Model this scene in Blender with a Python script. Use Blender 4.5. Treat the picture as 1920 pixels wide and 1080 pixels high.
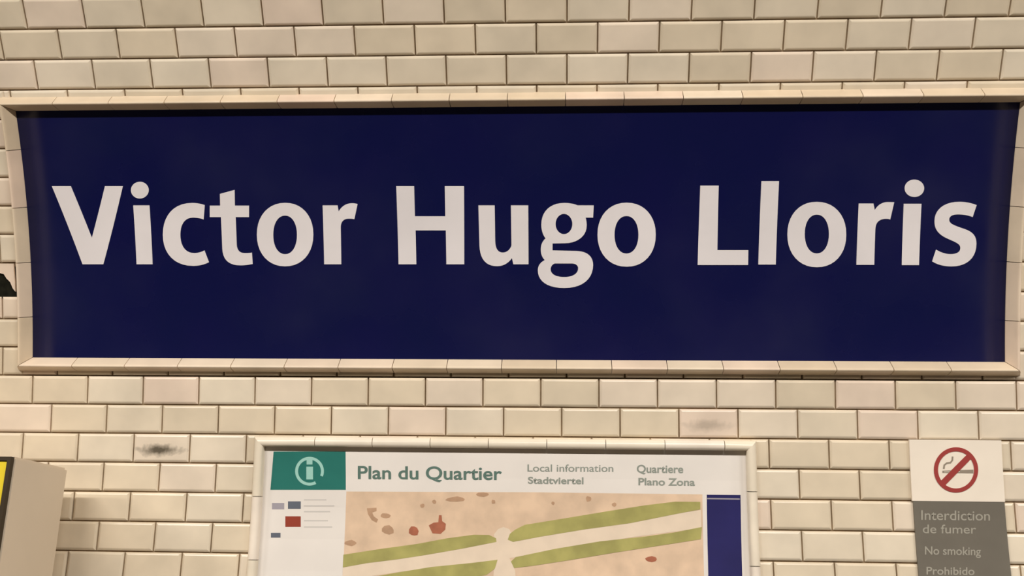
import bpy, bmesh, math, random
from mathutils import Vector, Matrix

random.seed(11)
sc = bpy.context.scene
for o in list(bpy.data.objects):
    bpy.data.objects.remove(o)
COL = sc.collection

# ------------------------------------------------------------------ camera
CAM = Vector((0.0, -2.5066, 1.60))
YAW, PITCH, ROLL, FPX = -0.054725, 0.283010, 0.0160775, 1871.41
FWD = Vector((math.sin(YAW)*math.cos(PITCH), math.cos(YAW)*math.cos(PITCH), math.sin(PITCH)))
_r = Vector((math.cos(YAW), -math.sin(YAW), 0)); _u = _r.cross(FWD)
RGT = _r*math.cos(ROLL)+_u*math.sin(ROLL)
UPV = -_r*math.sin(ROLL)+_u*math.cos(ROLL)
cd = bpy.data.cameras.new('camera'); cam = bpy.data.objects.new('camera', cd); COL.objects.link(cam)
cd.sensor_width = 36; cd.lens = FPX/1920*36; cd.clip_start = 0.05
m = Matrix.Identity(4)
for i in range(3):
    m[i][0] = RGT[i]; m[i][1] = UPV[i]; m[i][2] = -FWD[i]; m[i][3] = CAM[i]
cam.matrix_world = m
sc.camera = cam

# ------------------------------------------------------------------ world, exposure
w = bpy.data.worlds.new('station_air'); sc.world = w; w.use_nodes = True
w.node_tree.nodes['Background'].inputs[0].default_value = (1.0, 0.92, 0.82, 1)
w.node_tree.nodes['Background'].inputs[1].default_value = 0.01
sc.view_settings.view_transform = 'Standard'
sc.view_settings.look = 'None'
sc.view_settings.gamma = 1
sc.view_settings.use_curve_mapping = False
sc.view_settings.exposure = 0.0
LAMP_POWER = 91.0            # per luminaire (W)
LAMP_COLOR = (1.0, 0.945, 0.88)

# ------------------------------------------------------------------ wall geometry: (X, s, n)
TH0, KAP = 0.370322, 0.4506414
R = 1/KAP
Z0 = 1.60+0.77937
YC, ZC = -math.cos(TH0)*R, Z0-math.sin(TH0)*R      # axis of the lower vault
S_VERT = -TH0/KAP                                   # wall is plumb below this
S_TOP = 0.95                                        # flatter vault above this
R2 = 6.0
def frame(s):
    """point (y,z), up-tangent, inward normal on the vault at arc length s"""
    if s < S_VERT:
        return (YC+R, ZC-(S_VERT-s)), (0.0, 1.0), (-1.0, 0.0)
    if s <= S_TOP:
        t = TH0+KAP*s
        return (YC+R*math.cos(t), ZC+R*math.sin(t)), (-math.sin(t), math.cos(t)), (-math.cos(t), -math.sin(t))
    t1 = TH0+KAP*S_TOP
    t = t1+(s-S_TOP)/R2
    cy, cz = YC+(R-R2)*math.cos(t1), ZC+(R-R2)*math.sin(t1)
    return (cy+R2*math.cos(t), cz+R2*math.sin(t)), (-math.sin(t), math.cos(t)), (-math.cos(t), -math.sin(t))
S_CROWN = S_TOP+(math.pi/2-(TH0+KAP*S_TOP))*R2
Y_CROWN = frame(S_CROWN)[0][0]
S_FLOOR = S_VERT-ZC                                 # z = 0
def W(X, s, n=0.0):
    p, t, q = frame(s)
    return Vector((X, p[0]+n*q[0], p[1]+n*q[1]))
def ray(px, py):
    return (FWD*FPX+RGT*(px-960)+UPV*(540-py)).normalized()
def PX(px, py, n=0.0):
    """photo pixel -> (X, s) on the surface that stands n off the wall"""
    d = ray(px, py); rr = R-n
    oy, oz = CAM.y-YC, CAM.z-ZC
    a = d.y*d.y+d.z*d.z; b = oy*d.y+oz*d.z; c = oy*oy+oz*oz-rr*rr
    t = (-b+math.sqrt(b*b-a*c))/a
    P = CAM+d*t
    return P.x, (math.atan2(P.z-ZC, P.y-YC)-TH0)*R

# ------------------------------------------------------------------ materials
def lin(c):
    return tuple(((v/255)/12.92 if v/255 <= .04045 else ((v/255+.055)/1.055)**2.4) for v in c)+(1.0,)
def mat(name, rgb, rough=0.5, spec=0.5, coat=0.0, var=0.0, scale=8.0, bump=0.0, metal=0.0):
    M = bpy.data.materials.new(name); M.use_nodes = True
    nt = M.node_tree; b = nt.nodes['Principled BSDF']
    b.inputs['Base Color'].default_value = lin(rgb)
    b.inputs['Roughness'].default_value = rough
    b.inputs['Specular IOR Level'].default_value = spec
    b.inputs['Coat Weight'].default_value = coat
    b.inputs['Coat Roughness'].default_value = 0.08
    b.inputs['Metallic'].default_value = metal
    if var or bump:
        tc = nt.nodes.new('ShaderNodeTexCoord'); nz = nt.nodes.new('ShaderNodeTexNoise')
        nz.inputs['Scale'].default_value = scale; nz.inputs['Detail'].default_value = 4
        nt.links.new(tc.outputs['Object'], nz.inputs['Vector'])
        if var:
            mx = nt.nodes.new('ShaderNodeMix'); mx.data_type = 'RGBA'
            mx.inputs['A'].default_value = tuple(max(0, v*(1-var)) for v in lin(rgb)[:3])+(1,)
            mx.inputs['B'].default_value = tuple(min(1, v*(1+var)) for v in lin(rgb)[:3])+(1,)
            rg = nt.nodes.new('ShaderNodeMapRange'); rg.inputs['From Min'].default_value = .34; rg.inputs['From Max'].default_value = .66
            nt.links.new(nz.outputs['Fac'], rg.inputs['Value']); nt.links.new(rg.outputs[0], mx.inputs['Factor'])
            nt.links.new(mx.outputs['Result'], b.inputs['Base Color'])
        if bump:
            bp = nt.nodes.new('ShaderNodeBump'); bp.inputs['Strength'].default_value = bump
            bp.inputs['Distance'].default_value = 0.002
            nt.links.new(nz.outputs['Fac'], bp.inputs['Height'])
            nt.links.new(bp.outputs['Normal'], b.inputs['Normal'])
    return M

def tile_mat(name, stain=0.0, base=((229, 213, 187), (232, 212, 192), (221, 206, 181), (231, 218, 196))):
    """glazed cream tile: colour differs from tile to tile, faint mottling and crazing"""
    M = bpy.data.materials.new(name); M.use_nodes = True
    nt = M.node_tree; L = nt.links; b = nt.nodes['Principled BSDF']
    oi = nt.nodes.new('ShaderNodeObjectInfo'); ge = nt.nodes.new('ShaderNodeNewGeometry')
    ad = nt.nodes.new('ShaderNodeMath'); ad.operation = 'ADD'
    L.new(oi.outputs['Random'], ad.inputs[0]); L.new(ge.outputs['Random Per Island'], ad.inputs[1])
    fr = nt.nodes.new('ShaderNodeMath'); fr.operation = 'FRACT'; L.new(ad.outputs[0], fr.inputs[0])
    cr = nt.nodes.new('ShaderNodeValToRGB'); e = cr.color_ramp.elements
    for k, c in enumerate(base):
        el = e[k] if k < 2 else e.new(0.5)
        el.color = lin(c)
    for k, el in enumerate(e): el.position = [0.0, .35, .68, 1.0][k]
    L.new(fr.outputs[0], cr.inputs[0])
    nz = nt.nodes.new('ShaderNodeTexNoise'); nz.inputs['Scale'].default_value = 9; nz.inputs['Detail'].default_value = 3
    L.new(ge.outputs['Position'], nz.inputs['Vector'])
    mr = nt.nodes.new('ShaderNodeMapRange'); mr.inputs['From Min'].default_value = .3; mr.inputs['From Max'].default_value = .7
    mr.inputs['To Min'].default_value = .90; mr.inputs['To Max'].default_value = 1.06
    L.new(nz.outputs['Fac'], mr.inputs['Value'])
    mu = nt.nodes.new('ShaderNodeMix'); mu.data_type = 'RGBA'; mu.blend_type = 'MULTIPLY'; mu.inputs['Factor'].default_value = 1
    L.new(cr.outputs[0], mu.inputs['A']); L.new(mr.outputs[0], mu.inputs['B'])
    out = mu.outputs['Result']
    if stain:
        tc = nt.nodes.new('ShaderNodeTexCoord'); mp = nt.nodes.new('ShaderNodeMapping')
        mp.inputs['Scale'].default_value = (14.5, 55, 0); mp.inputs['Location'].default_value = (0.05, 0.3, 0)
        n2 = nt.nodes.new('ShaderNodeTexNoise'); n2.inputs['Scale'].default_value = 70; n2.inputs['Detail'].default_value = 3
        L.new(tc.outputs['Object'], mp.inputs['Vector']); L.new(tc.outputs['Object'], n2.inputs['Vector'])
        ln = nt.nodes.new('ShaderNodeVectorMath'); ln.operation = 'LENGTH'; L.new(mp.outputs[0], ln.inputs[0])
        sb = nt.nodes.new('ShaderNodeMath'); sb.operation = 'ADD'; L.new(ln.outputs['Value'], sb.inputs[0]); L.new(n2.outputs['Fac'], sb.inputs[1])
        m2 = nt.nodes.new('ShaderNodeMapRange'); m2.inputs['From Min'].default_value = .75; m2.inputs['From Max'].default_value = 1.55
        m2.inputs['To Min'].default_value = stain; m2.inputs['To Max'].default_value = 0
        L.new(sb.outputs[0], m2.inputs['Value'])
        m3 = nt.nodes.new('ShaderNodeMix'); m3.data_type = 'RGBA'; m3.inputs['B'].default_value = lin((88, 80, 66))
        L.new(m2.outputs[0], m3.inputs['Factor']); L.new(out, m3.inputs['A']); out = m3.outputs['Result']
    L.new(out, b.inputs['Base Color'])
    b.inputs['Roughness'].default_value = 0.28
    b.inputs['Specular IOR Level'].default_value = 0.45
    nb = nt.nodes.new('ShaderNodeTexNoise'); nb.inputs['Scale'].default_value = 26; L.new(ge.outputs['Position'], nb.inputs['Vector'])
    bp = nt.nodes.new('ShaderNodeBump'); bp.inputs['Strength'].default_value = .25; bp.inputs['Distance'].default_value = .002
    L.new(nb.outputs['Fac'], bp.inputs['Height']); L.new(bp.outputs['Normal'], b.inputs['Normal'])
    return M

def far_tile_mat():
    M = bpy.data.materials.new('vault_tiling'); M.use_nodes = True
    nt = M.node_tree; L = nt.links; b = nt.nodes['Principled BSDF']
    uv = nt.nodes.new('ShaderNodeUVMap'); br = nt.nodes.new('ShaderNodeTexBrick')
    br.inputs['Color1'].default_value = lin((230, 211, 181)); br.inputs['Color2'].default_value = lin((220, 203, 176))
    br.inputs['Mortar'].default_value = lin((140, 120, 95)); br.inputs['Scale'].default_value = 1
    br.inputs['Brick Width'].default_value = .1525; br.inputs['Row Height'].default_value = .07687
    br.inputs['Mortar Size'].default_value = .0025
    L.new(uv.outputs[0], br.inputs['Vector']); L.new(br.outputs['Color'], b.inputs['Base Color'])
    b.inputs['Roughness'].default_value = .3
    return M

def enamel_mat():
    M = mat('blue_enamel', (17, 23, 84), rough=.2, spec=.35)
    nt = M.node_tree; L = nt.links; b = nt.nodes['Principled BSDF']
    ge = nt.nodes.new('ShaderNodeNewGeometry')
    nz = nt.nodes.new('ShaderNodeTexNoise'); nz.inputs['Scale'].default_value = 2.6; nz.inputs['Detail'].default_value = 5
    L.new(ge.outputs['Position'], nz.inputs['Vector'])
    mr = nt.nodes.new('ShaderNodeMapRange'); mr.inputs['From Min'].default_value = .42; mr.inputs['From Max'].default_value = .72
    mr.inputs['To Min'].default_value = .24; mr.inputs['To Max'].default_value = .46
    L.new(nz.outputs['Fac'], mr.inputs['Value']); L.new(mr.outputs[0], b.inputs['Roughness'])
    n2 = nt.nodes.new('ShaderNodeTexNoise'); n2.inputs['Scale'].default_value = 5
    L.new(ge.outputs['Position'], n2.inputs['Vector'])
    mx = nt.nodes.new('ShaderNodeMix'); mx.data_type = 'RGBA'
    mx.inputs['A'].default_value = lin((11, 19, 62)); mx.inputs['B'].default_value = lin((17, 16, 68))
    L.new(n2.outputs['Fac'], mx.inputs['Factor']); L.new(mx.outputs['Result'], b.inputs['Base Color'])
    bp = nt.nodes.new('ShaderNodeBump'); bp.inputs['Strength'].default_value = .12; bp.inputs['Distance'].default_value = .01
    L.new(nz.outputs['Fac'], bp.inputs['Height']); L.new(bp.outputs['Normal'], b.inputs['Normal'])
    return M

TILE = tile_mat('glazed_cream_tile')
TILE_STAIN = tile_mat('glazed_cream_tile_chipped', .95)
TILE_STAIN2 = tile_mat('glazed_cream_tile_scuffed', .33)
TRIM = tile_mat('glazed_moulding', base=((226, 206, 178), (232, 208, 186), (222, 202, 174), (233, 216, 192)))
TRIMW = tile_mat('glazed_white_moulding', base=((240, 228, 208), (243, 230, 214), (238, 226, 204), (243, 232, 214)))
GROUT = mat('grey_brown_grout', (150, 130, 104), .9, .2, var=.2, scale=20, bump=.3)
FAR = far_tile_mat()
BLUE = enamel_mat()
WHITE = mat('white_enamel', (232, 226, 226), .3, .4, var=.04, scale=5)
PAPER = mat('printed_paper', (233, 226, 218), .45, .35, var=.03, scale=6)
SALMON = mat('map_salmon_print', (223, 194, 165), .45, .35, var=.11, scale=16)
ROAD = mat('map_road_print', (232, 213, 190), .45, .35, var=.04, scale=20)
GREEN = mat('map_green_print', (170, 164, 98), .45, .35, var=.14, scale=18)
BROWN = mat('map_brown_print', (186, 150, 120), .45, .35, var=.1, scale=40)
RUST = mat('map_rust_print', (172, 104, 78), .45, .35, var=.12, scale=40)
TEAL = mat('teal_print', (38, 114, 104), .4, .4, var=.06)
ICON = mat('pale_green_print', (160, 208, 196), .4, .4, var=.03)
INK = mat('grey_green_ink', (92, 118, 108), .5, .3, var=.05)
INK2 = mat('soft_grey_ink', (146, 152, 142), .5, .3, var=.05)
NAVY = mat('navy_print', (36, 34, 92), .4, .4, var=.10)
REDP = mat('red_print', (150, 62, 44), .45, .35, var=.06)
SLATE = mat('slate_print', (98, 104, 116), .45, .35, var=.06)
LILAC = mat('lilac_grey_print', (160, 154, 162), .45, .35, var=.06)
PLATEW = mat('white_sign_plate', (243, 231, 214), .4, .4, var=.03)
PLATEG = mat('grey_sign_plate', (112, 106, 95), .45, .4, var=.06, scale=10)
PLATET = mat('pale_grey_lettering', (162, 157, 144), .5, .3, var=.03)
NOSMOKE = mat('red_prohibition_print', (160, 62, 58), .45, .35, var=.05)
CIG = mat('grey_brown_print', (150, 138, 122), .45, .35, var=.05)
BEIGE = mat('beige_painted_metal', (220, 204, 182), .45, .4, var=.03, scale=4)
YELLOW = mat('yellow_painted_panel', (226, 200, 40), .4, .4, var=.02)
DARKB = mat('dark_brown_edge', (52, 40, 22), .5, .3, var=.1)
HOLE_SHADE = mat('painted_hole_shade', (30, 30, 22), .95, .1, var=.3, scale=60, bump=.5)  # near-black colour stands in for the shade inside a deep recess
ASPHALT = mat('dark_platform_asphalt', (52, 49, 46), .8, .3, var=.2, scale=30, bump=.3)
BALLAST = mat('track_ballast', (46, 42, 38), .95, .2, var=.3, scale=25, bump=.6)
METAL = mat('grey_lamp_metal', (150, 150, 148), .4, .5, var=.05)
def glow_mat():
    M = bpy.data.materials.new('lit_tube'); M.use_nodes = True
    nt = M.node_tree; b = nt.nodes['Principled BSDF']
    b.inputs['Emission Color'].default_value = LAMP_COLOR+(1,); b.inputs['Emission Strength'].default_value = 6
    return M
TUBE = glow_mat()

# ------------------------------------------------------------------ helpers
def link(name, me, material=None, parent=None):
    o = bpy.data.objects.new(name, me); COL.objects.link(o)
    if material and me: me.materials.clear(); me.materials.append(material)
    if parent: o.parent = parent
    return o
def mesh(name, V, F, material=None, parent=None, smooth=False):
    me = bpy.data.meshes.new(name); me.from_pydata([tuple(v) for v in V], [], F); me.update()
    bm = bmesh.new(); bm.from_mesh(me); bmesh.ops.recalc_face_normals(bm, faces=bm.faces); bm.to_mesh(me); bm.free()
    if smooth:
        me.polygons.foreach_set('use_smooth', [True]*len(me.polygons))
    return link(name, me, material, parent)
def thing(name, label, cat, loc, group=None):
    o = bpy.data.objects.new(name, None); COL.objects.link(o); o.location = loc; o.empty_display_size = .1
    o['label'] = label; o['category'] = cat
    if group: o['group'] = group
    bpy.context.view_layer.update()
    return o
def reparent(o, p):
    o.parent = p; o.matrix_parent_inverse = Matrix.Translation(p.location).inverted() if p.parent is None else Matrix.Identity(4)   # part meshes already sit in world space
    return o
def box_vf(x0, x1, y0, y1, z0, z1, off=0):
    V = [(x0,y0,z0),(x1,y0,z0),(x1,y1,z0),(x0,y1,z0),(x0,y0,z1),(x1,y0,z1),(x1,y1,z1),(x0,y1,z1)]
    F = [(0,3,2,1),(4,5,6,7),(0,1,5,4),(1,2,6,5),(2,3,7,6),(3,0,4,7)]
    return V, [tuple(i+off for i in f) for f in F]
def bevel_box(name, x0, x1, y0, y1, z0, z1, bev, material, parent):
    V, F = box_vf(x0, x1, y0, y1, z0, z1)
    me = bpy.data.meshes.new(name); me.from_pydata(V, [], F)
    bm = bmesh.new(); bm.from_mesh(me)
    bmesh.ops.bevel(bm, geom=list(bm.edges), offset=bev, segments=2, affect='EDGES')
    bmesh.ops.recalc_face_normals(bm, faces=bm.faces); bm.to_mesh(me); bm.free()
    return reparent(link(name, me, material), parent)

# ------------------------------------------------------------------ measured layout (X, s)
PH, PV, SA, SD = 0.1525, 0.0768653, 0.631416, -0.361278
O_TE, O_TO, O_B1, O_B2 = -1.366933, -1.443351, -1.454188, -1.379732
FACE = 0.009                                        # tile face above the mortar bed
XL, XR = -1.4365, 1.1306                            # sign opening
S_ST, S_SB = PX(960, 201, .02)[1], PX(960, 675, .02)[1]
FW = 0.036                                          # sign moulding width
SIGN_OUT = (XL-FW, XR+FW, S_SB-FW, S_ST+FW)
MXL, MXR = -0.8200, 0.4950                          # map frame, outer edges
MF = 0.026
S_MT = PX(950, 822, .02)[1]
S_MB = -1.62
MAP_OUT = (MXL, MXR, S_MB, S_MT)

# ------------------------------------------------------------------ room shell
X0, X1 = -7.0, 7.0
def vault_strip(name, sa, sb, n, material, mirror=False):
    V, F, U = [], [], []
    for i in range(n+1):
        s = sa+(sb-sa)*i/n
        p = W(0, s)
        y = p.y if not mirror else 2*Y_CROWN-p.y
        V += [(X0, y, p.z), (X1, y, p.z)]; U += [(X0, s), (X1, s)]
    for i in range(n): F.append((2*i, 2*i+1, 2*i+3, 2*i+2) if not mirror else (2*i, 2*i+2, 2*i+3, 2*i+1))
    me = bpy.data.meshes.new(name); me.from_pydata(V, [], F); ul = me.uv_layers.new(name='UVMap')
    for lp in me.loops: ul.data[lp.index].uv = U[lp.vertex_index]
    o = link(name, me, material); o['kind'] = 'structure'
    return o
S_A, S_B = -1.35, 0.9405                             # zone of wall whose tiles are built
WX0, WX1 = -2.45, 2.05
wall = vault_strip('wall_back', S_FLOOR-.02, S_B, 60, GROUT)
# tiled remainder of the wall, left and right of and below the built tiles, is a thin facing of the same wall
def facing(xa, xb, sa, sb, n):
    V, F, U = [], [], []
    for i in range(n+1):
        s = sa+(sb-sa)*i/n
        V += [W(xa, s, .004), W(xb, s, .004)]; U += [(xa, s), (xb, s)]
    for i in range(n): F.append((2*i, 2*i+1, 2*i+3, 2*i+2))
    me = bpy.data.meshes.new('tile_facing'); me.from_pydata([tuple(v) for v in V], [], F); ul = me.uv_layers.new(name='UVMap')
    for lp in me.loops: ul.data[lp.index].uv = U[lp.vertex_index]
    o = link('tile_facing', me, FAR, wall); o['kind'] = 'stuff'
facing(X0, WX0+.16, S_FLOOR, S_B, 50); facing(WX1-.16, X1, S_FLOOR, S_B, 50); facing(WX0+.16, WX1-.16, S_FLOOR, S_A, 6)
vault_strip('ceiling', S_B, S_CROWN, 40, FAR)
c2 = vault_strip('ceiling', S_B, S_CROWN, 40, FAR, True)
vault_strip('wall_front', S_FLOOR-1.1, S_B, 40, FAR, True)
def slab(name, x0, x1, y0, y1, z0, z1, material):
    V, F = box_vf(x0, x1, y0, y1, z0, z1); o = mesh(name, V, F, material); o['kind'] = 'structure'; return o
YW = YC+R
Y_EDGE = -3.45
slab('floor', X0, X1, Y_EDGE, YW+.05, -1.1, 0.0, ASPHALT)
slab('floor', X0, X1, 2*Y_CROWN-YW, Y_EDGE, -1.25, -1.1, BALLAST)

# ------------------------------------------------------------------ tiles
cache = {}
def tile_mesh(wd, ht):
    key = (round(wd, 4), round(ht, 4))
    if key in cache: return cache[key]
    V, F = tile_vf(wd, ht)
    me = bpy.data.meshes.new('tile'); me.from_pydata(V, [], F); me.update()
    cache[key] = me
    return me
def tile_vf(wd, ht):
    a, b = wd/2, ht/2
    c = min(.0052, a*.4, b*.4)
    V = []
    for z, i in ((0, 0), (FACE-.0036, 0), (FACE-.0008, c*.75), (FACE, c*1.25)):
        V += [(-a+i, -b+i, z), (a-i, -b+i, z), (a-i, b-i, z), (-a+i, b-i, z)]
    F = []
    for k in range(3):
        for j in range(4):
            F.append((4*k+j, 4*k+(j+1) % 4, 4*k+4+(j+1) % 4, 4*k+4+j))
    F.append((12, 13, 14, 15))
    return V, F
def cut(x0, x1, s0, s1, o):
    """the rectangles of the tile that are left outside an opening"""
    a0, a1, b0, b1 = o
    if x1 <= a0 or x0 >= a1 or s1 <= b0 or s0 >= b1: return [(x0, x1, s0, s1)]
    m0, m1 = max(x0, a0), min(x1, a1)
    c = [(x0, min(x1, a0), s0, s1), (max(x0, a1), x1, s0, s1), (m0, m1, s0, min(s1, b0)), (m0, m1, max(s0, b1), s1)]
    return [r for r in c if r[1]-r[0] > .004 and r[3]-r[2] > .004]
G = .0042
rows = []
o_mid = PX(163, 732, FACE)[0]
p_mid = (SA-(SD+PV))/12.0
for j in range(-6, 12):
    top = SA-j*p_mid if j >= 0 else SA-j*PV
    ht = p_mid if j >= 0 else PV
    rows.append((top-ht, top, O_TO if j % 2 == 0 else O_TE))
for j in range(-1, 14):
    o = o_mid if j == -1 else (O_B2 if j % 2 == 0 else O_B1)
    rows.append((SD-(j+1)*PV, SD-j*PV, o))
HOLE = (PX(-72, 528, FACE)[0], XL, PX(5, 557, FACE)[1], PX(5, 494, FACE)[1])   # a broken tile beside the sign
def project(P):
    d = P-CAM; z = d.dot(FWD)
    return 960+FPX*d.dot(RGT)/z, 540-FPX*d.dot(UPV)/z
tiles = []
for s0, s1, off in rows:
    if s1 > S_B+.01 or s0 < S_A-.08: continue
    i0 = math.ceil((WX0-off)/PH)
    for i in range(i0, i0+int((WX1-WX0)/PH)):
        R_ = (off+i*PH+G/2, off+(i+1)*PH-G/2, s0+G/2, s1-G/2)
        inset = .012
        pieces = [R_]
        for o in (SIGN_OUT, MAP_OUT):
            pieces = [q for r in pieces for q in cut(*r, (o[0]+inset, o[1]-inset, o[2]+inset, o[3]-inset))]
        pieces = [q for r in pieces for q in (cut(*r, HOLE) if r[1] < XL else [r])]
        for r in pieces:
            xc, sm = (r[0]+r[1])/2, (r[2]+r[3])/2
            u, v = project(W(xc, sm, FACE))
            vis = -60 < u < 1980 and -35 < v < 1115
            d = max(abs(u-960)/960, abs(v-540)/540)
            tiles.append((0 if vis else 1, d, xc, sm, r, u, v))
tiles.sort(key=lambda t: t[:2])
stain_px = ((305, 838, TILE_STAIN), (1338, 802, TILE_STAIN2))
FV, FF = [], []
count = 0
for vis, d, xc, sm, r, u, v in tiles:
    p, t, q = frame(sm)
    es, en = Vector((0, t[0], t[1])), Vector((0, q[0], q[1])); ex = Vector((1, 0, 0))
    M = Matrix(((ex.x, es.x, en.x, xc), (ex.y, es.y, en.y, p[0]), (ex.z, es.z, en.z, p[1]), (0, 0, 0, 1)))
    M = M @ Matrix.Rotation(random.gauss(0, .0045), 4, 'X') @ Matrix.Rotation(random.gauss(0, .003), 4, 'Y') @ Matrix.Rotation(random.gauss(0, .002), 4, 'Z')
    wd, ht = r[1]-r[0], r[3]-r[2]
    if abs(wd-PH+G) < .0012 and abs(ht-PV+G) < .0012: wd, ht = PH-G, PV-G
    if count < 300:
        me = tile_mesh(wd, ht)
        o = link('tile', me, None, wall)
        if not me.materials: me.materials.append(TILE)
        o.matrix_world = M
        for sx, sy, sm_ in stain_px:
            if abs(u-sx) < 45 and abs(v-sy) < 26:
                o.material_slots[0].link = 'OBJECT'; o.material_slots[0].material = sm_
                o.name = 'chipped_tile'
        count += 1
    else:
        V, F = tile_vf(wd, ht); k = len(FV)
        FV += [tuple(M @ Vector(x)) for x in V]; FF += [tuple(i+k for i in f) for f in F]
fm = bpy.data.meshes.new('tile_field'); fm.from_pydata(FV, [], FF)
fo = link('tile_field', fm, TILE, wall); fo['kind'] = 'stuff'

# ------------------------------------------------------------------ mouldings
def strip(name, cross, axis, const, l0, l1, m0, m1, material, parent, nseg=1):
    """a moulding piece: cross-section (a, h) swept along X or s; ends mitred by m0, m1"""
    V, F = [], []; k = len(cross)
    for i in range(nseg+1):
        for a, h in cross:
            p, q = l0+m0*a, l1+m1*a
            l = p+(q-p)*i/nseg
            V.append(W(l, const+a, h) if axis == 'X' else W(const+a, l, h))
    for i in range(nseg):
        for j in range(k-1):
            F.append((i*k+j, i*k+j+1, (i+1)*k+j+1, (i+1)*k+j))
    nv = len(V); V += V[:k]+V[nseg*k:nseg*k+k]     # end caps keep their own vertices, so the glaze shades evenly
    F.append(tuple(range(nv, nv+k))); F.append(tuple(range(nv+k, nv+2*k)))
    o = mesh(name, V, F, material, None, smooth=False)
    for pl in o.data.polygons: pl.use_smooth = len(pl.vertices) == 4
    return reparent(o, parent)
# ridge profile, crest nearer the outer edge; +a is the outer side
HRP = [(a*FW, h) for a, h in ((-.5, .001), (-.5, FACE-.004), (-.47, FACE-.002), (-.44, FACE+.0000), (-.08, FACE+.0235), (-.04, FACE+.0258), (.02, FACE+.0285), (.08, FACE+.0295),
      (.14, FACE+.0285), (.20, FACE+.0255), (.23, FACE+.0230), (.44, FACE+.0040), (.47, FACE+.0013), (.5, FACE-.001), (.5, .001))]
HRM = [(-a, h) for a, h in reversed(HRP)]
sf = thing('station_sign', 'long dark blue enamel station name sign with large white lettering', 'sign', W((XL+XR)/2, S_SB-FW, .0045))
g = .0018
# joints of the horizontal pieces, from the photograph
jt = [PX(x, 188, .03)[0] for x in (100, 1843)]; jt = [jt[0]+(jt[1]-jt[0])*k/16 for k in range(17)]
jb = [PX(x, 688, .03)[0] for x in (137, 1147)]; jb = [jb[0]+(jb[1]-jb[0])*k/10 for k in range(18)]
def run_x(js, sc_, xa, xb, up):
    e = [x for x in js if xa+.03 < x < xb-.03]
    ends = [xa]+e+[xb]
    for k in range(len(ends)-1):
        first, last = k == 0, k == len(ends)-2
        m0 = (-1 if up else 1)*(1 if first else 0); m1 = (1 if up else -1)*(1 if last else 0)
        strip('moulding_tile', HRP if up else HRM, 'X', sc_, ends[k]+g/2, ends[k+1]-g/2, m0, m1, TRIM, sf, 1)
xa, xb = XL-FW/2, XR+FW/2
run_x(jt, S_ST+FW/2, xa, xb, True)
run_x(jb, S_SB-FW/2, xa, xb, False)
def run_s(ys, pxx, xc, left):
    e = sorted(PX(pxx, y, .03)[1] for y in ys)
    ends = [S_SB-FW/2]+e+[S_ST+FW/2]
    for k in range(len(ends)-1):
        first, last = k == 0, k == len(ends)-2
        # outer side is -a on the left bar and +a on the right bar
        m0 = (1 if left else -1)*(1 if first else 0); m1 = (-1 if left else 1)*(1 if last else 0)
        strip('moulding_tile', HRM if left else HRP, 'S', xc, ends[k]+g/2, ends[k+1]-g/2, m0, m1, TRIM, sf, 5)
run_s((282, 390, 493, 595), 35, XL-FW/2, True)
run_s((278, 388, 492, 602), 1895, XR+FW/2, False)

# ------------------------------------------------------------------ station sign
SIGN_N = 0.0045
sg = sf
V, F = [], []
NX, NS = 24, 24
ov = .006
for i in range(NS+1):
    s = S_SB-ov+(S_ST-S_SB+2*ov)*i/NS
    for j in range(NX+1):
        V.append(W(XL-ov+(XR-XL+2*ov)*j/NX, s, SIGN_N))
for i in range(NS):
    for j in range(NX):
        a = i*(NX+1)+j; F.append((a, a+1, a+NX+2, a+NX+1))
nb = len(V)
V += [W(XL-ov, S_SB-ov+(S_ST-S_SB+2*ov)*i/NS, .001) for i in range(NS+1)]
V += [W(XR+ov, S_SB-ov+(S_ST-S_SB+2*ov)*i/NS, .001) for i in range(NS+1)]
for i in range(NS):
    F.append((nb+i, i*(NX+1), (i+1)*(NX+1), nb+i+1))
    F.append((nb+NS+1+i, nb+NS+2+i, (i+1)*(NX+1)+NX, i*(NX+1)+NX))
panel = mesh('panel', V, F, BLUE, None, smooth=True); reparent(panel, sg)

def path(d):
    """tiny path reader: M/L points, C cubic curves -> polyline"""
    t = d.replace(',', ' ').split(); P = []; i = 0; cmd = None
    while i < len(t):
        if t[i] in 'MLCZ':
            cmd = t[i]; i += 1
            if cmd == 'Z': break
            continue
        if cmd in 'ML':
            P.append((float(t[i]), float(t[i+1]))); i += 2
        else:
            a = P[-1]; b, c, e = [(float(t[i+2*k]), float(t[i+2*k+1])) for k in range(3)]; i += 6
            for k in range(1, 11):
                u = k/10; v = 1-u
                P.append(tuple(v**3*a[q]+3*v*v*u*b[q]+3*v*u*u*c[q]+u**3*e[q] for q in (0, 1)))
    if len(P) > 2 and abs(P[0][0]-P[-1][0])+abs(P[0][1]-P[-1][1]) < .05: P.pop()
    return P
def ell(cx, cy, rx, ry, n=40, p=2.0):
    out = []
    for k in range(n):
        t = 2*math.pi*k/n; c, s = math.cos(t), math.sin(t)
        out.append((cx+rx*math.copysign(abs(c)**(2/p), c), cy+ry*math.copysign(abs(s)**(2/p), s)))
    return out
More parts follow.
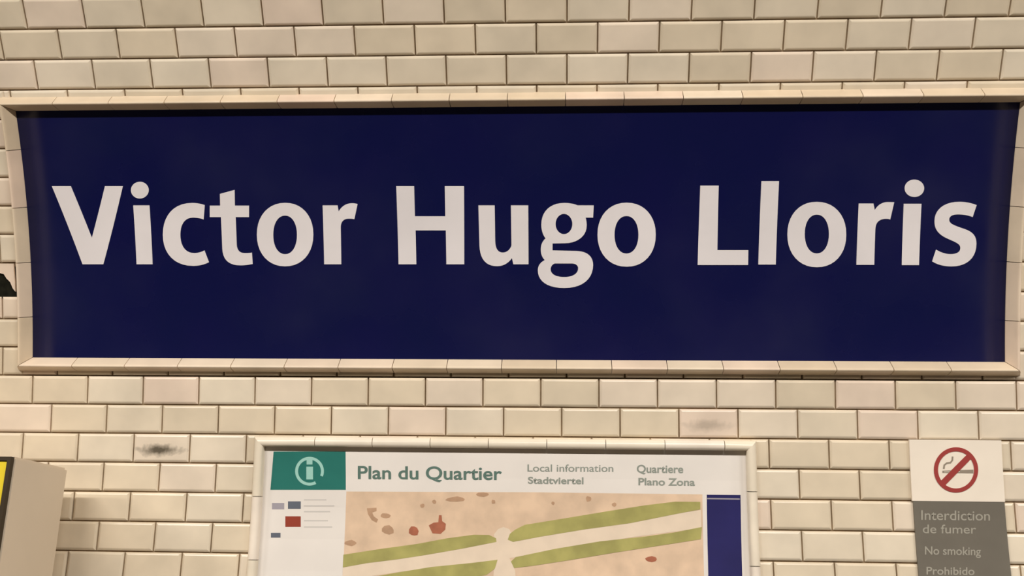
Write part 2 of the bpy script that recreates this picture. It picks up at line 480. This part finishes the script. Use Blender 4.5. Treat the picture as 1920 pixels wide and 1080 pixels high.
def fill(loops, ext=0.0):
    """2-D loops -> filled mesh (holes by even-odd)"""
    cu = bpy.data.curves.new('tmp', 'CURVE'); cu.dimensions = '2D'; cu.fill_mode = 'BOTH' if ext else 'FRONT'; cu.extrude = ext
    for lp in loops:
        sp = cu.splines.new('POLY'); sp.points.add(len(lp)-1); sp.use_cyclic_u = True
        for p, q in zip(sp.points, lp): p.co = (q[0], q[1], 0, 1)
    ob = bpy.data.objects.new('tmp', cu); COL.objects.link(ob)
    bpy.context.view_layer.update()
    me = bpy.data.meshes.new_from_object(ob.evaluated_get(bpy.context.evaluated_depsgraph_get()))
    bpy.data.objects.remove(ob); bpy.data.curves.remove(cu)
    return me
def wrap(me, n0, thick=0.0):
    """mesh in (X, s, z) -> on the wall; first cut into level slices so that it follows the curve"""
    bm = bmesh.new(); bm.from_mesh(me)
    bmesh.ops.remove_doubles(bm, verts=bm.verts, dist=1e-6)
    ss = [v.co.y for v in bm.verts]
    lo, hi = min(ss), max(ss); k = math.floor(lo/.03)+1
    while k*.03 < hi:
        bmesh.ops.bisect_plane(bm, geom=bm.verts[:]+bm.edges[:]+bm.faces[:], plane_co=(0, k*.03, 0), plane_no=(0, 1, 0)); k += 1
    for v in bm.verts:
        z = v.co.z
        v.co = W(v.co.x, v.co.y, n0+(thick if z > 0 else 0.0))
    bm.to_mesh(me); bm.free(); me.update()
    return me
def on_wall(name, loops_px, n0, material, parent, thick=.0012, npx=None):
    npx = n0 if npx is None else npx
    lp = [[PX(x, y, npx) for x, y in l] for l in loops_px]
    me = wrap(fill(lp, .001), n0, thick); me.name = name
    o = link(name, me, material)
    return reparent(o, parent)

def ring(o, i, p=2.15): return [ell(*o, p=p), ell(*i, p=p)]
LET = [
 ('V', [path('M 97.5 349 L 133 349 L 172.5 446 L 197 349 L 230.5 349 L 194 495.5 L 155 495.5 Z')]),
 ('i', [ell(262.4, 356.5, 16.7, 15.7), path('M 250 385 L 280.4 385 L 286.3 495.5 L 256.3 495.5 Z')]),
 ('c', [path('M 384 384.5 C 375 381.5 368 380.5 360 380.5 C 326 380.5 305.5 404 305.5 440 C 305.5 476 328 498.5 362 498.5 C 373 498.5 384 496 392 491.5 L 383.5 469.5 C 377 473 370 474.5 364 474.5 C 347 474.5 338.3 460 338.3 440 C 338.3 420 347 408 362 408 C 369 408 376 409 382 411.5 Z')]),
 ('t', [path('M 412.5 363.5 L 440 356 L 440.5 385.5 L 467 385.5 L 467 407 L 442 407 L 444 458 C 444.5 470 450 474.5 459 474.5 C 464 474.5 468 474.5 472.5 473.5 L 474 495 C 466 496.5 459 497.5 451 497.5 C 428 497.5 418 486 417 466 L 414.5 407 L 393.5 407 L 393.5 385.5 L 413 385.5 Z')]),
 ('o', ring((534.7, 439.8, 52.9, 59.5), (534.7, 440.4, 22.3, 36.2))),
 ('r', [path('M 605 385 L 633 385 L 635 396.5 C 641 386 650 381 660 381 C 664 381 667 381.5 670.5 382.5 L 664.5 411 C 661 410 658 410 654 410 C 644 410 638.5 416 639 428 L 640 495.5 L 608 495.5 Z')]),
 ('H', [path('M 743 349 L 776.5 349 L 778 405.5 L 835 405.5 L 834 349 L 870 349 L 870.5 495.5 L 837 495.5 L 836 432 L 779.3 432 L 780.7 495.5 L 747.4 495.5 Z')]),
 ('u', [path('M 897 385 L 927.5 385 L 928.5 452 C 929 467 934 473.5 943 473.5 C 951 473.5 957 467 959 460 L 958 385 L 990.5 385 L 991 495.5 L 962.5 495.5 L 960 484 C 953 493.5 944 499 932 499 C 911 499 900 486 899 460 Z')]),
 ('g', [path('M 1083 385 L 1113.3 385 L 1112 408 L 1098 408 C 1099.5 413 1100 418 1100 423 C 1100 443 1082 455.5 1060 456 L 1036 456.5 L 1036 469.5 L 1081 470.5 C 1102 471.5 1112 481 1112 497 C 1112 523 1092 540 1058 540 C 1026 540 1008.5 527 1008.5 507 C 1008.5 498 1013 492 1021.5 487.5 C 1016.5 483 1014 476 1014 468 C 1014 459 1017 452 1023 447 C 1017.5 440 1015 431 1015 421 C 1015 396 1032 380.5 1058 380.5 C 1067 380.5 1076 382 1083 385 Z'),
        ell(1057.4, 420, 15.7, 19), path('M 1040 494 L 1072 494 C 1080 494 1084 498 1084 503 C 1084 513 1074 519.5 1058 519.5 C 1042 519.5 1032.5 514 1032.5 505 C 1032.5 500 1035 496 1040 494 Z')]),
 ('o', ring((1174.9, 440, 54.6, 60), (1174.6, 440.2, 22.4, 35.2))),
 ('L', [path('M 1313 348 L 1347.5 348 L 1345 469 L 1403 469 L 1402.6 496.8 L 1308 496.8 Z')]),
 ('l', [path('M 1427.6 339.5 L 1460.6 339.5 L 1454.4 496 L 1421.7 496 Z')]),
 ('o', ring((1531.4, 439.7, 55.2, 61.3), (1531.4, 438.8, 22.7, 36.4))),
 ('r', [path('M 1610 381.5 L 1637.5 381.5 L 1640 394 C 1646 383.5 1655 379 1664 378.8 L 1676.5 379 L 1669 411.5 C 1665 410 1661 410 1657 410.5 C 1647 412 1641.5 418 1641 430 L 1639 496.5 L 1605.5 496.5 Z')]),
 ('i', [ell(1714.3, 353, 18.3, 16.3), path('M 1694.4 382 L 1727.6 382 L 1723 497 L 1690.6 497 Z')]),
 ('s', [path('M 1831 384.5 C 1821 380.5 1810 378.3 1799 378.3 C 1770 378.3 1752 393 1752 415 C 1752 432 1761 441 1780 449 C 1794 455 1800.5 458 1800.5 465 C 1800.5 472.5 1794 476.5 1782 476.5 C 1773 476.5 1763 473 1755 468 L 1747.5 490 C 1757 496 1769 499.5 1784 499.5 C 1813 499.5 1830.5 483 1830.5 457 C 1830.5 440 1822 433.5 1803 427.5 C 1787 422 1779.5 419 1779.5 412 C 1779.5 405 1786 402 1796 402 C 1806 402 1815 403.5 1823.5 407 Z')]),
]
for ch, loops in LET:
    o = on_wall('letter', loops, SIGN_N-.0004, WHITE, sg, .0014, SIGN_N)
    o['label'] = 'white enamel letter %s' % ch

# broken tile beside the sign: a fragment of it still hangs above a flat patch painted dark as recess shade
def on_bed(name, pts, n0, thick, material):
    me = wrap(fill([[PX(x, y, FACE) for x, y in pts]], .001), n0, thick); me.name = name
    return link(name, me, material, wall)
on_bed('broken_tile', [(-75, 494.5), (24.5, 494.5), (29, 547), (24, 541), (19, 529), (12, 522), (7, 514), (-4, 511), (-14, 506), (-75, 503)], .0005, FACE-.0005, TILE)
on_bed('hole_shade', [(-72, 500), (26, 500), (31, 559), (-72, 561)], .0008, .001, HOLE_SHADE)

# ------------------------------------------------------------------ framed neighbourhood map
mfr = thing('neighborhood_map', 'street map poster with teal corner panel and green avenue strips in white frame', 'map', W((MXL+MXR)/2, S_MB, .0022))
MC = [(-MF/2, .001), (-MF/2, FACE+.010), (-MF/2+.003, FACE+.015), (-MF/2+.008, FACE+.0175), (MF/2-.011, FACE+.0175), (MF/2-.005, FACE+.014), (MF/2-.001, FACE+.007), (MF/2, .001)]
MCI = [(-a, h) for a, h in reversed(MC)]           # rounded flank turned to -a
def mrun_x(js, const, up):
    a0, a1 = MXL+MF/2, MXR-MF/2
    ends = [a0]+[x for x in js if a0+.03 < x < a1-.03]+[a1]
    for k in range(len(ends)-1):
        first, last = k == 0, k == len(ends)-2
        strip('moulding_tile', MC if up else MCI, 'X', const, ends[k]+g/2*(not first), ends[k+1]-g/2*(not last), (-1 if up else 1)*first, (1 if up else -1)*last, TRIMW, mfr, 1)
xs = [MXL+.012+.1525*k for k in range(1, 9)]
mrun_x(xs, S_MT-MF/2, True); mrun_x(xs, S_MB+MF/2, False)
def mrun_s(js, const, left):
    a0, a1 = S_MB+MF/2, S_MT-MF/2
    ends = [a0]+sorted(js)+[a1]
    for k in range(len(ends)-1):
        first, last = k == 0, k == len(ends)-2
        strip('moulding_tile', MCI if left else MC, 'S', const, ends[k]+g/2*(not first), ends[k+1]-g/2*(not last), (1 if left else -1)*first, (-1 if left else 1)*last, TRIMW, mfr, 3)
jl = [PX(482, 931, .025)[1], PX(478, 1050, .025)[1]]; jl += [jl[-1]-.155*k for k in range(1, 5)]
jr = [PX(1415, 922, .025)[1], PX(1415, 1062, .025)[1]]; jr += [jr[-1]-.155*k for k in range(1, 5)]
mrun_s(jl, MXL+MF/2, True); mrun_s(jr, MXR-MF/2, False)

BN = .0022
mp = mfr
def sheet(name, xa, xb, sa, sb, n0, n1, material, parent, nseg=14):
    V, F = [], []
    for i in range(nseg+1):
        s = sa+(sb-sa)*i/nseg
        V += [W(xa, s, n1), W(xb, s, n1), W(xa, s, n0), W(xb, s, n0)]
    for i in range(nseg):
        k = 4*i
        F += [(k, k+1, k+5, k+4), (k+2, k+6, k+7, k+3), (k, k+4, k+6, k+2), (k+1, k+3, k+7, k+5)]
    F += [(0, 2, 3, 1), (4*nseg, 4*nseg+1, 4*nseg+3, 4*nseg+2)]
    return reparent(mesh(name, V, F, material), parent)
board = sheet('poster', MXL+MF-.004, MXR-MF+.004, S_MB+MF-.004, S_MT-MF+.004, .0008, BN, PAPER, mp)
def ink(name, pts, material, parent, lvl=1, thick=.0002):
    return on_wall(name, pts, BN+.0004*lvl-.0002, material, parent, thick, BN)
# teal corner panel with its emblem
teal = ink('corner_panel', [[(513, 846.5), (648, 846.5), (648.5, 918.5), (507, 918.5)]], TEAL, mp)
def arc_ring(cx, cy, ro, ri, a0, a1, n=36):
    P = [(cx+ro*math.cos(a0+(a1-a0)*k/n), cy+ro*math.sin(a0+(a1-a0)*k/n)) for k in range(n+1)]
    P += [(cx+ri*math.cos(a1-(a1-a0)*k/n), cy+ri*math.sin(a1-(a1-a0)*k/n)) for k in range(n+1)]
    return P
D = math.pi/180
ink('emblem', [arc_ring(580.5, 883.5, 27, 21.5, 62*D, 382*D)], ICON, teal, 2)
ink('emblem', [[(575, 862), (586, 862), (586, 871), (575, 871)], [(574.5, 875), (587, 875), (587, 899), (574.5, 899)]], ICON, teal, 2)
# lettering from Blender's built-in typeface
def text(body, xa, ya, xb, yb, cap, n, material, parent, npx, bold=.0, name='lettering'):
    cu = bpy.data.curves.new('tmp', 'FONT'); cu.body = body; cu.size = 1; cu.offset = bold
    ob = bpy.data.objects.new('tmp', cu); COL.objects.link(ob); bpy.context.view_layer.update()
    me = bpy.data.meshes.new_from_object(ob.evaluated_get(bpy.context.evaluated_depsgraph_get()))
    bpy.data.objects.remove(ob); bpy.data.curves.remove(cu)
    xs = [v.co.x for v in me.vertices]; lo, hi = min(xs), max(xs)
    for v in me.vertices:
        t = (v.co.x-lo)/(hi-lo)
        x, y = xa+(xb-xa)*t, ya+(yb-ya)*t-v.co.y/.73*cap
        X, s = PX(x, y, npx); v.co = W(X, s, n)
    me.name = name
    return reparent(link(name, me, material), parent)
TN = BN+.0008
text('Plan du Quartier', 671, 897.5, 941, 899.5, 25, TN, INK, mp, BN, .018)
text('Local information', 989, 884, 1150, 884.5, 14, TN, INK2, mp, BN, .010)
text('Stadtviertel', 990, 906.5, 1094, 907.5, 13, TN, INK2, mp, BN, .022)
text('Quartiere', 1194, 886, 1281, 886.5, 15, TN, INK2, mp, BN, .022)
text('Plano Zona', 1197, 909.5, 1303, 910.5, 14, TN, INK2, mp, BN, .022)
# the plan itself
sheet_ = ink('plan_sheet', [[(649.5, 921.5), (1000, 923), (1317, 927), (1323, 1180), (1330, 1540), (626, 1540), (637, 1180)]], SALMON, mp)
ink('avenue', [[(643, 1062), (740, 1048), (925, 1014), (956, 1012), (1100, 989), (1314, 956), (1315, 990), (1180, 1008), (960, 1046), (930, 1050), (780, 1068), (642, 1088)]], ROAD, sheet_, 2)
ink('cross_street', [[(926, 1002), (934, 992), (944, 988), (955, 992), (960, 1002), (955, 1046), (966, 1070), (972, 1180), (980, 1540), (912, 1540), (918, 1180), (926, 1070), (934, 1046)]], ROAD, sheet_, 2.5)
strips = [
 [(644, 1040), (715, 1029), (781, 1020), (837, 1009.5), (889, 1002.5), (917, 1003), (930, 1009), (931, 1016), (865, 1029), (799, 1040.5), (743, 1049), (687, 1056), (643, 1064)],
 [(933, 1049.5), (884, 1055.5), (809, 1063), (745, 1073.5), (642, 1092), (640, 1118), (745, 1101), (870, 1085), (912, 1078), (928, 1066)],
 [(952, 1012), (956, 1001), (966, 993), (984, 984), (1055, 972.5), (1139, 958.5), (1209, 947.5), (1266, 940.5), (1313, 941), (1313, 955), (1266, 964), (1181, 981), (1097, 992.5), (1012, 1006.5), (962, 1016)],
 [(958, 1053), (967, 1044.5), (1041, 1029), (1125, 1015), (1209, 1006), (1266, 998), (1316, 988), (1314, 1011), (1237, 1023), (1153, 1036), (1069, 1050), (998, 1061), (964, 1065)]]
for p in strips: ink('green_strip', [p], GREEN, sheet_, 3)
def blob(x0, x1, y0, y1, k):
    rnd = random.Random(k); n = 9; P = []
    for i in range(n):
        t = 2*math.pi*i/n; f = .8+.35*rnd.random()
        P.append(((x0+x1)/2+(x1-x0)/2*f*math.cos(t), (y0+y1)/2+(y1-y0)/2*f*math.sin(t)))
    return P
ink('building_block', [[(688, 953), (706, 952), (706, 958), (698, 961), (701, 968), (709, 974), (706, 980), (697, 975), (690, 964)]], BROWN, sheet_, 2)
ink('building_block', [[(804, 985), (813, 980), (822, 979), (823, 966), (828, 966), (829, 977), (836, 982), (835, 993), (826, 1001), (811, 1000)]], RUST, sheet_, 2)
for k, (a, b, c, d, mm) in enumerate([(713, 732, 962, 972, BROWN), (715, 740, 985, 1002, BROWN), (767, 784, 986, 1006, RUST), (834, 874, 931, 941, BROWN), (891, 918, 923.5, 932, BROWN),
        (788, 796, 944, 952, BROWN), (810, 818, 937, 945, BROWN), (645, 670, 1012, 1024, BROWN), (921, 929, 937, 945, BROWN), (1098, 1109, 930, 941, BROWN), (1034, 1040, 940, 947, BROWN),
        (1147, 1156, 942, 950, BROWN), (1208, 1232, 1043, 1054, RUST)]):
    ink('building_block', [blob(a, b, c, d, k)], mm, sheet_, 2)
# legend column and blue index strip
for nm, x0, x1, y0, y1, mm in (('legend_key', 510, 533, 943, 955, LILAC), ('legend_key', 540, 564, 940, 954, SLATE), ('legend_key', 535, 564, 968, 988, REDP), ('legend_key', 508, 526, 999, 1008, SLATE)):
    ink(nm, [[(x0, y0), (x1, y0), (x1, y1), (x0, y1)]], mm, mp, 1)
PALE = mat('faint_grey_print', (206, 200, 194), .5, .3, var=.03)
for y in (936, 947, 958, 975, 987): ink('legend_line', [[(570, y), (632-(y*7) % 23, y), (632-(y*7) % 23, y+2.5), (570, y+2.5)]], PALE, mp, 1)
idx = ink('index_strip', [[(1325, 927.5), (1388.5, 928), (1395, 1180), (1402, 1540), (1338, 1540), (1331, 1180)]], NAVY, mp, 1)
ink('rule', [[(1326, 933.5), (1387, 934.5), (1387, 937), (1326, 936)]], LILAC, idx, 2)

# ------------------------------------------------------------------ no-smoking sign
NN = FACE+.006
ns = thing('no_smoking_sign', 'two-tone wall plate with red no-smoking symbol above grey lettered panel', 'sign', W(PX(1795, 1080, NN)[0], -.95, NN))
xw0, xw1 = PX(1707, 880, NN)[0], PX(1880, 880, NN)[0]
st, smid, sb_ = PX(1790, 825, NN)[1], PX(1790, 940, NN)[1], -1.02
up = sheet('upper_plate', xw0, xw1, smid, st, FACE+.001, NN+.0012, PLATEW, ns, 6)
lo = sheet('lower_plate', xw0+.003, xw1-.001, sb_, smid-.0008, FACE+.001, NN, PLATEG, ns, 12)
N2 = NN+.0014
on_wall('prohibition_ring', [ell(1792.3, 881, 41.5, 42.5, 48), ell(1792.3, 881, 33.8, 34.8, 48)], N2+.0008, NOSMOKE, up, .0003, N2)
on_wall('slash', [[(1813, 852), (1821.5, 859.5), (1772, 910), (1763.5, 902)]], N2+.0006, NOSMOKE, up, .0003, N2)
on_wall('cigarette', [[(1767, 882.5), (1825, 880.5), (1825, 887.5), (1767, 886.5)], [(1770, 884), (1800, 883.3), (1800, 885), (1770, 885.3)]], N2+.0002, CIG, up, .0002, N2)
sm_pts = [(1769.5, 879), (1770.5, 872), (1775, 868.5), (1782, 867.5), (1785.5, 863), (1786, 856)]
def thick_line(pts, wd):
    A, B = [], []
    for i, (x, y) in enumerate(pts):
        p, q = pts[max(0, i-1)], pts[min(len(pts)-1, i+1)]
        dx, dy = q[0]-p[0], q[1]-p[1]; l = math.hypot(dx, dy)
        A.append((x-dy/l*wd/2, y+dx/l*wd/2)); B.append((x+dy/l*wd/2, y-dx/l*wd/2))
    return A+B[::-1]
on_wall('smoke_wisp', [thick_line(sm_pts, 3.2)], N2+.0002, CIG, up, .0002, N2)
T2 = NN+.0006
text('Interdiction', 1727, 974.5, 1856, 976, 19, T2, PLATET, lo, NN, .007)
text('de fumer', 1730, 999.5, 1830, 1000.5, 17, T2, PLATET, lo, NN, .007)
text('No smoking', 1734, 1039.5, 1839, 1041, 16, T2, PLATET, lo, NN, .012)
text('Prohibido', 1737, 1077, 1827, 1078, 15, T2, PLATET, lo, NN, .012)

# ------------------------------------------------------------------ beige cabinet with yellow front
P = W(*PX(128, 878, FACE+.10), FACE+.10)
CX, CTOP, CB = P.x, P.z, P.y
# front edge: the top side edge runs square to the wall until it meets the ray of its front corner
d = ray(23, 856); CFY = CAM.y+(CX-CAM.x)/d.x*d.y
CB2 = min(CB, YW-.012)
cab = thing('display_cabinet', 'beige metal cabinet with a yellow front standing against the tiled wall', 'cabinet', (CX-.45, CB-.2, 0))
bevel_box('body', CX-.9, CX, CFY+.012, CB, .06, CTOP, .006, BEIGE, cab)
bevel_box('plinth', CX-.88, CX-.02, CFY+.04, CB-.005, 0, .06, .003, DARKB, cab)
# dark rim and yellow panel on the front
def rim(x0, x1, z0, z1, t, y0, y1):
    V, F = [], []
    for a in ((x0, x1, z1-t, z1), (x0, x1, z0, z0+t), (x0, x0+t, z0+t, z1-t), (x1-t, x1, z0+t, z1-t)):
        v, f = box_vf(a[0], a[1], y0, y1, a[2], a[3], len(V)); V += v; F += f
    return V, F
V, F = rim(CX-.896, CX-.002, .07, CTOP-.002, .009, CFY, CFY+.014)
reparent(mesh('front_rim', V, F, DARKB), cab)
bevel_box('front_panel', CX-.887, CX-.011, CFY+.004, CFY+.013, .079, CTOP-.011, .002, YELLOW, cab)

# ------------------------------------------------------------------ fluorescent luminaires above the platform edge
TILT = math.radians(15)                              # reflectors turned a little towards the wall
def turned(y, z, a, b):
    return y+a*math.cos(TILT)-b*math.sin(TILT), z+a*math.sin(TILT)+b*math.cos(TILT)
def lamp(x, y, z, power):
    L = thing('fluorescent_luminaire', 'long fluorescent luminaire hung from the vault above the platform', 'lamp', (x, y, z), 'fluorescent luminaires along the platform')
    V, F = [], []
    prof_ = [(-.09, 0), (-.06, .07), (.06, .07), (.09, 0), (.075, 0), (.05, .05), (-.05, .05), (-.075, 0)]
    for xx in (x-.74, x+.74):
        V += [(xx,)+turned(y, z, a, b) for a, b in prof_]
    F = [(i, (i+1) % 8, 8+(i+1) % 8, 8+i) for i in range(8)]+[(0, 1, 6, 7), (1, 2, 5, 6), (2, 3, 4, 5), (8, 15, 14, 9), (9, 14, 13, 10), (10, 13, 12, 11)]
    reparent(mesh('housing', V, F, METAL), L)
    V, F = [], []
    for xx in (x-.7, x+.7): V += [(xx, y+.018*math.cos(k*math.pi/5), z+.012+.018*math.sin(k*math.pi/5)) for k in range(10)]
    F = [(k, (k+1) % 10, 10+(k+1) % 10, 10+k) for k in range(10)]+[tuple(range(10)), tuple(range(10, 20))]
    reparent(mesh('tube', V, F, TUBE), L)
    yy = y if y > Y_CROWN else 2*Y_CROWN-y
    s = S_TOP
    while frame(s)[0][0] > yy and s < S_CROWN: s += .01
    zt = frame(s)[0][1]
    for dx in (-.5, .5):
        V, F = box_vf(x+dx-.008, x+dx+.008, y-.008, y+.008, z+.068, zt+.01); reparent(mesh('hanger', V, F, METAL), L)
    ld = bpy.data.lights.new('tube_light', 'AREA'); ld.shape = 'RECTANGLE'; ld.size = 1.4; ld.size_y = .14
    ld.energy = power; ld.color = LAMP_COLOR
    lo_ = bpy.data.objects.new('tube_light', ld); COL.objects.link(lo_); lo_.location = (x,)+turned(y, z, 0, -.012)
    lo_.rotation_euler = (TILT, 0, 0); reparent(lo_, L)
for k in range(-2, 3):
    lamp(k*2.5+.55, -2.95, 3.56, LAMP_POWER)
bpy.context.view_layer.update()
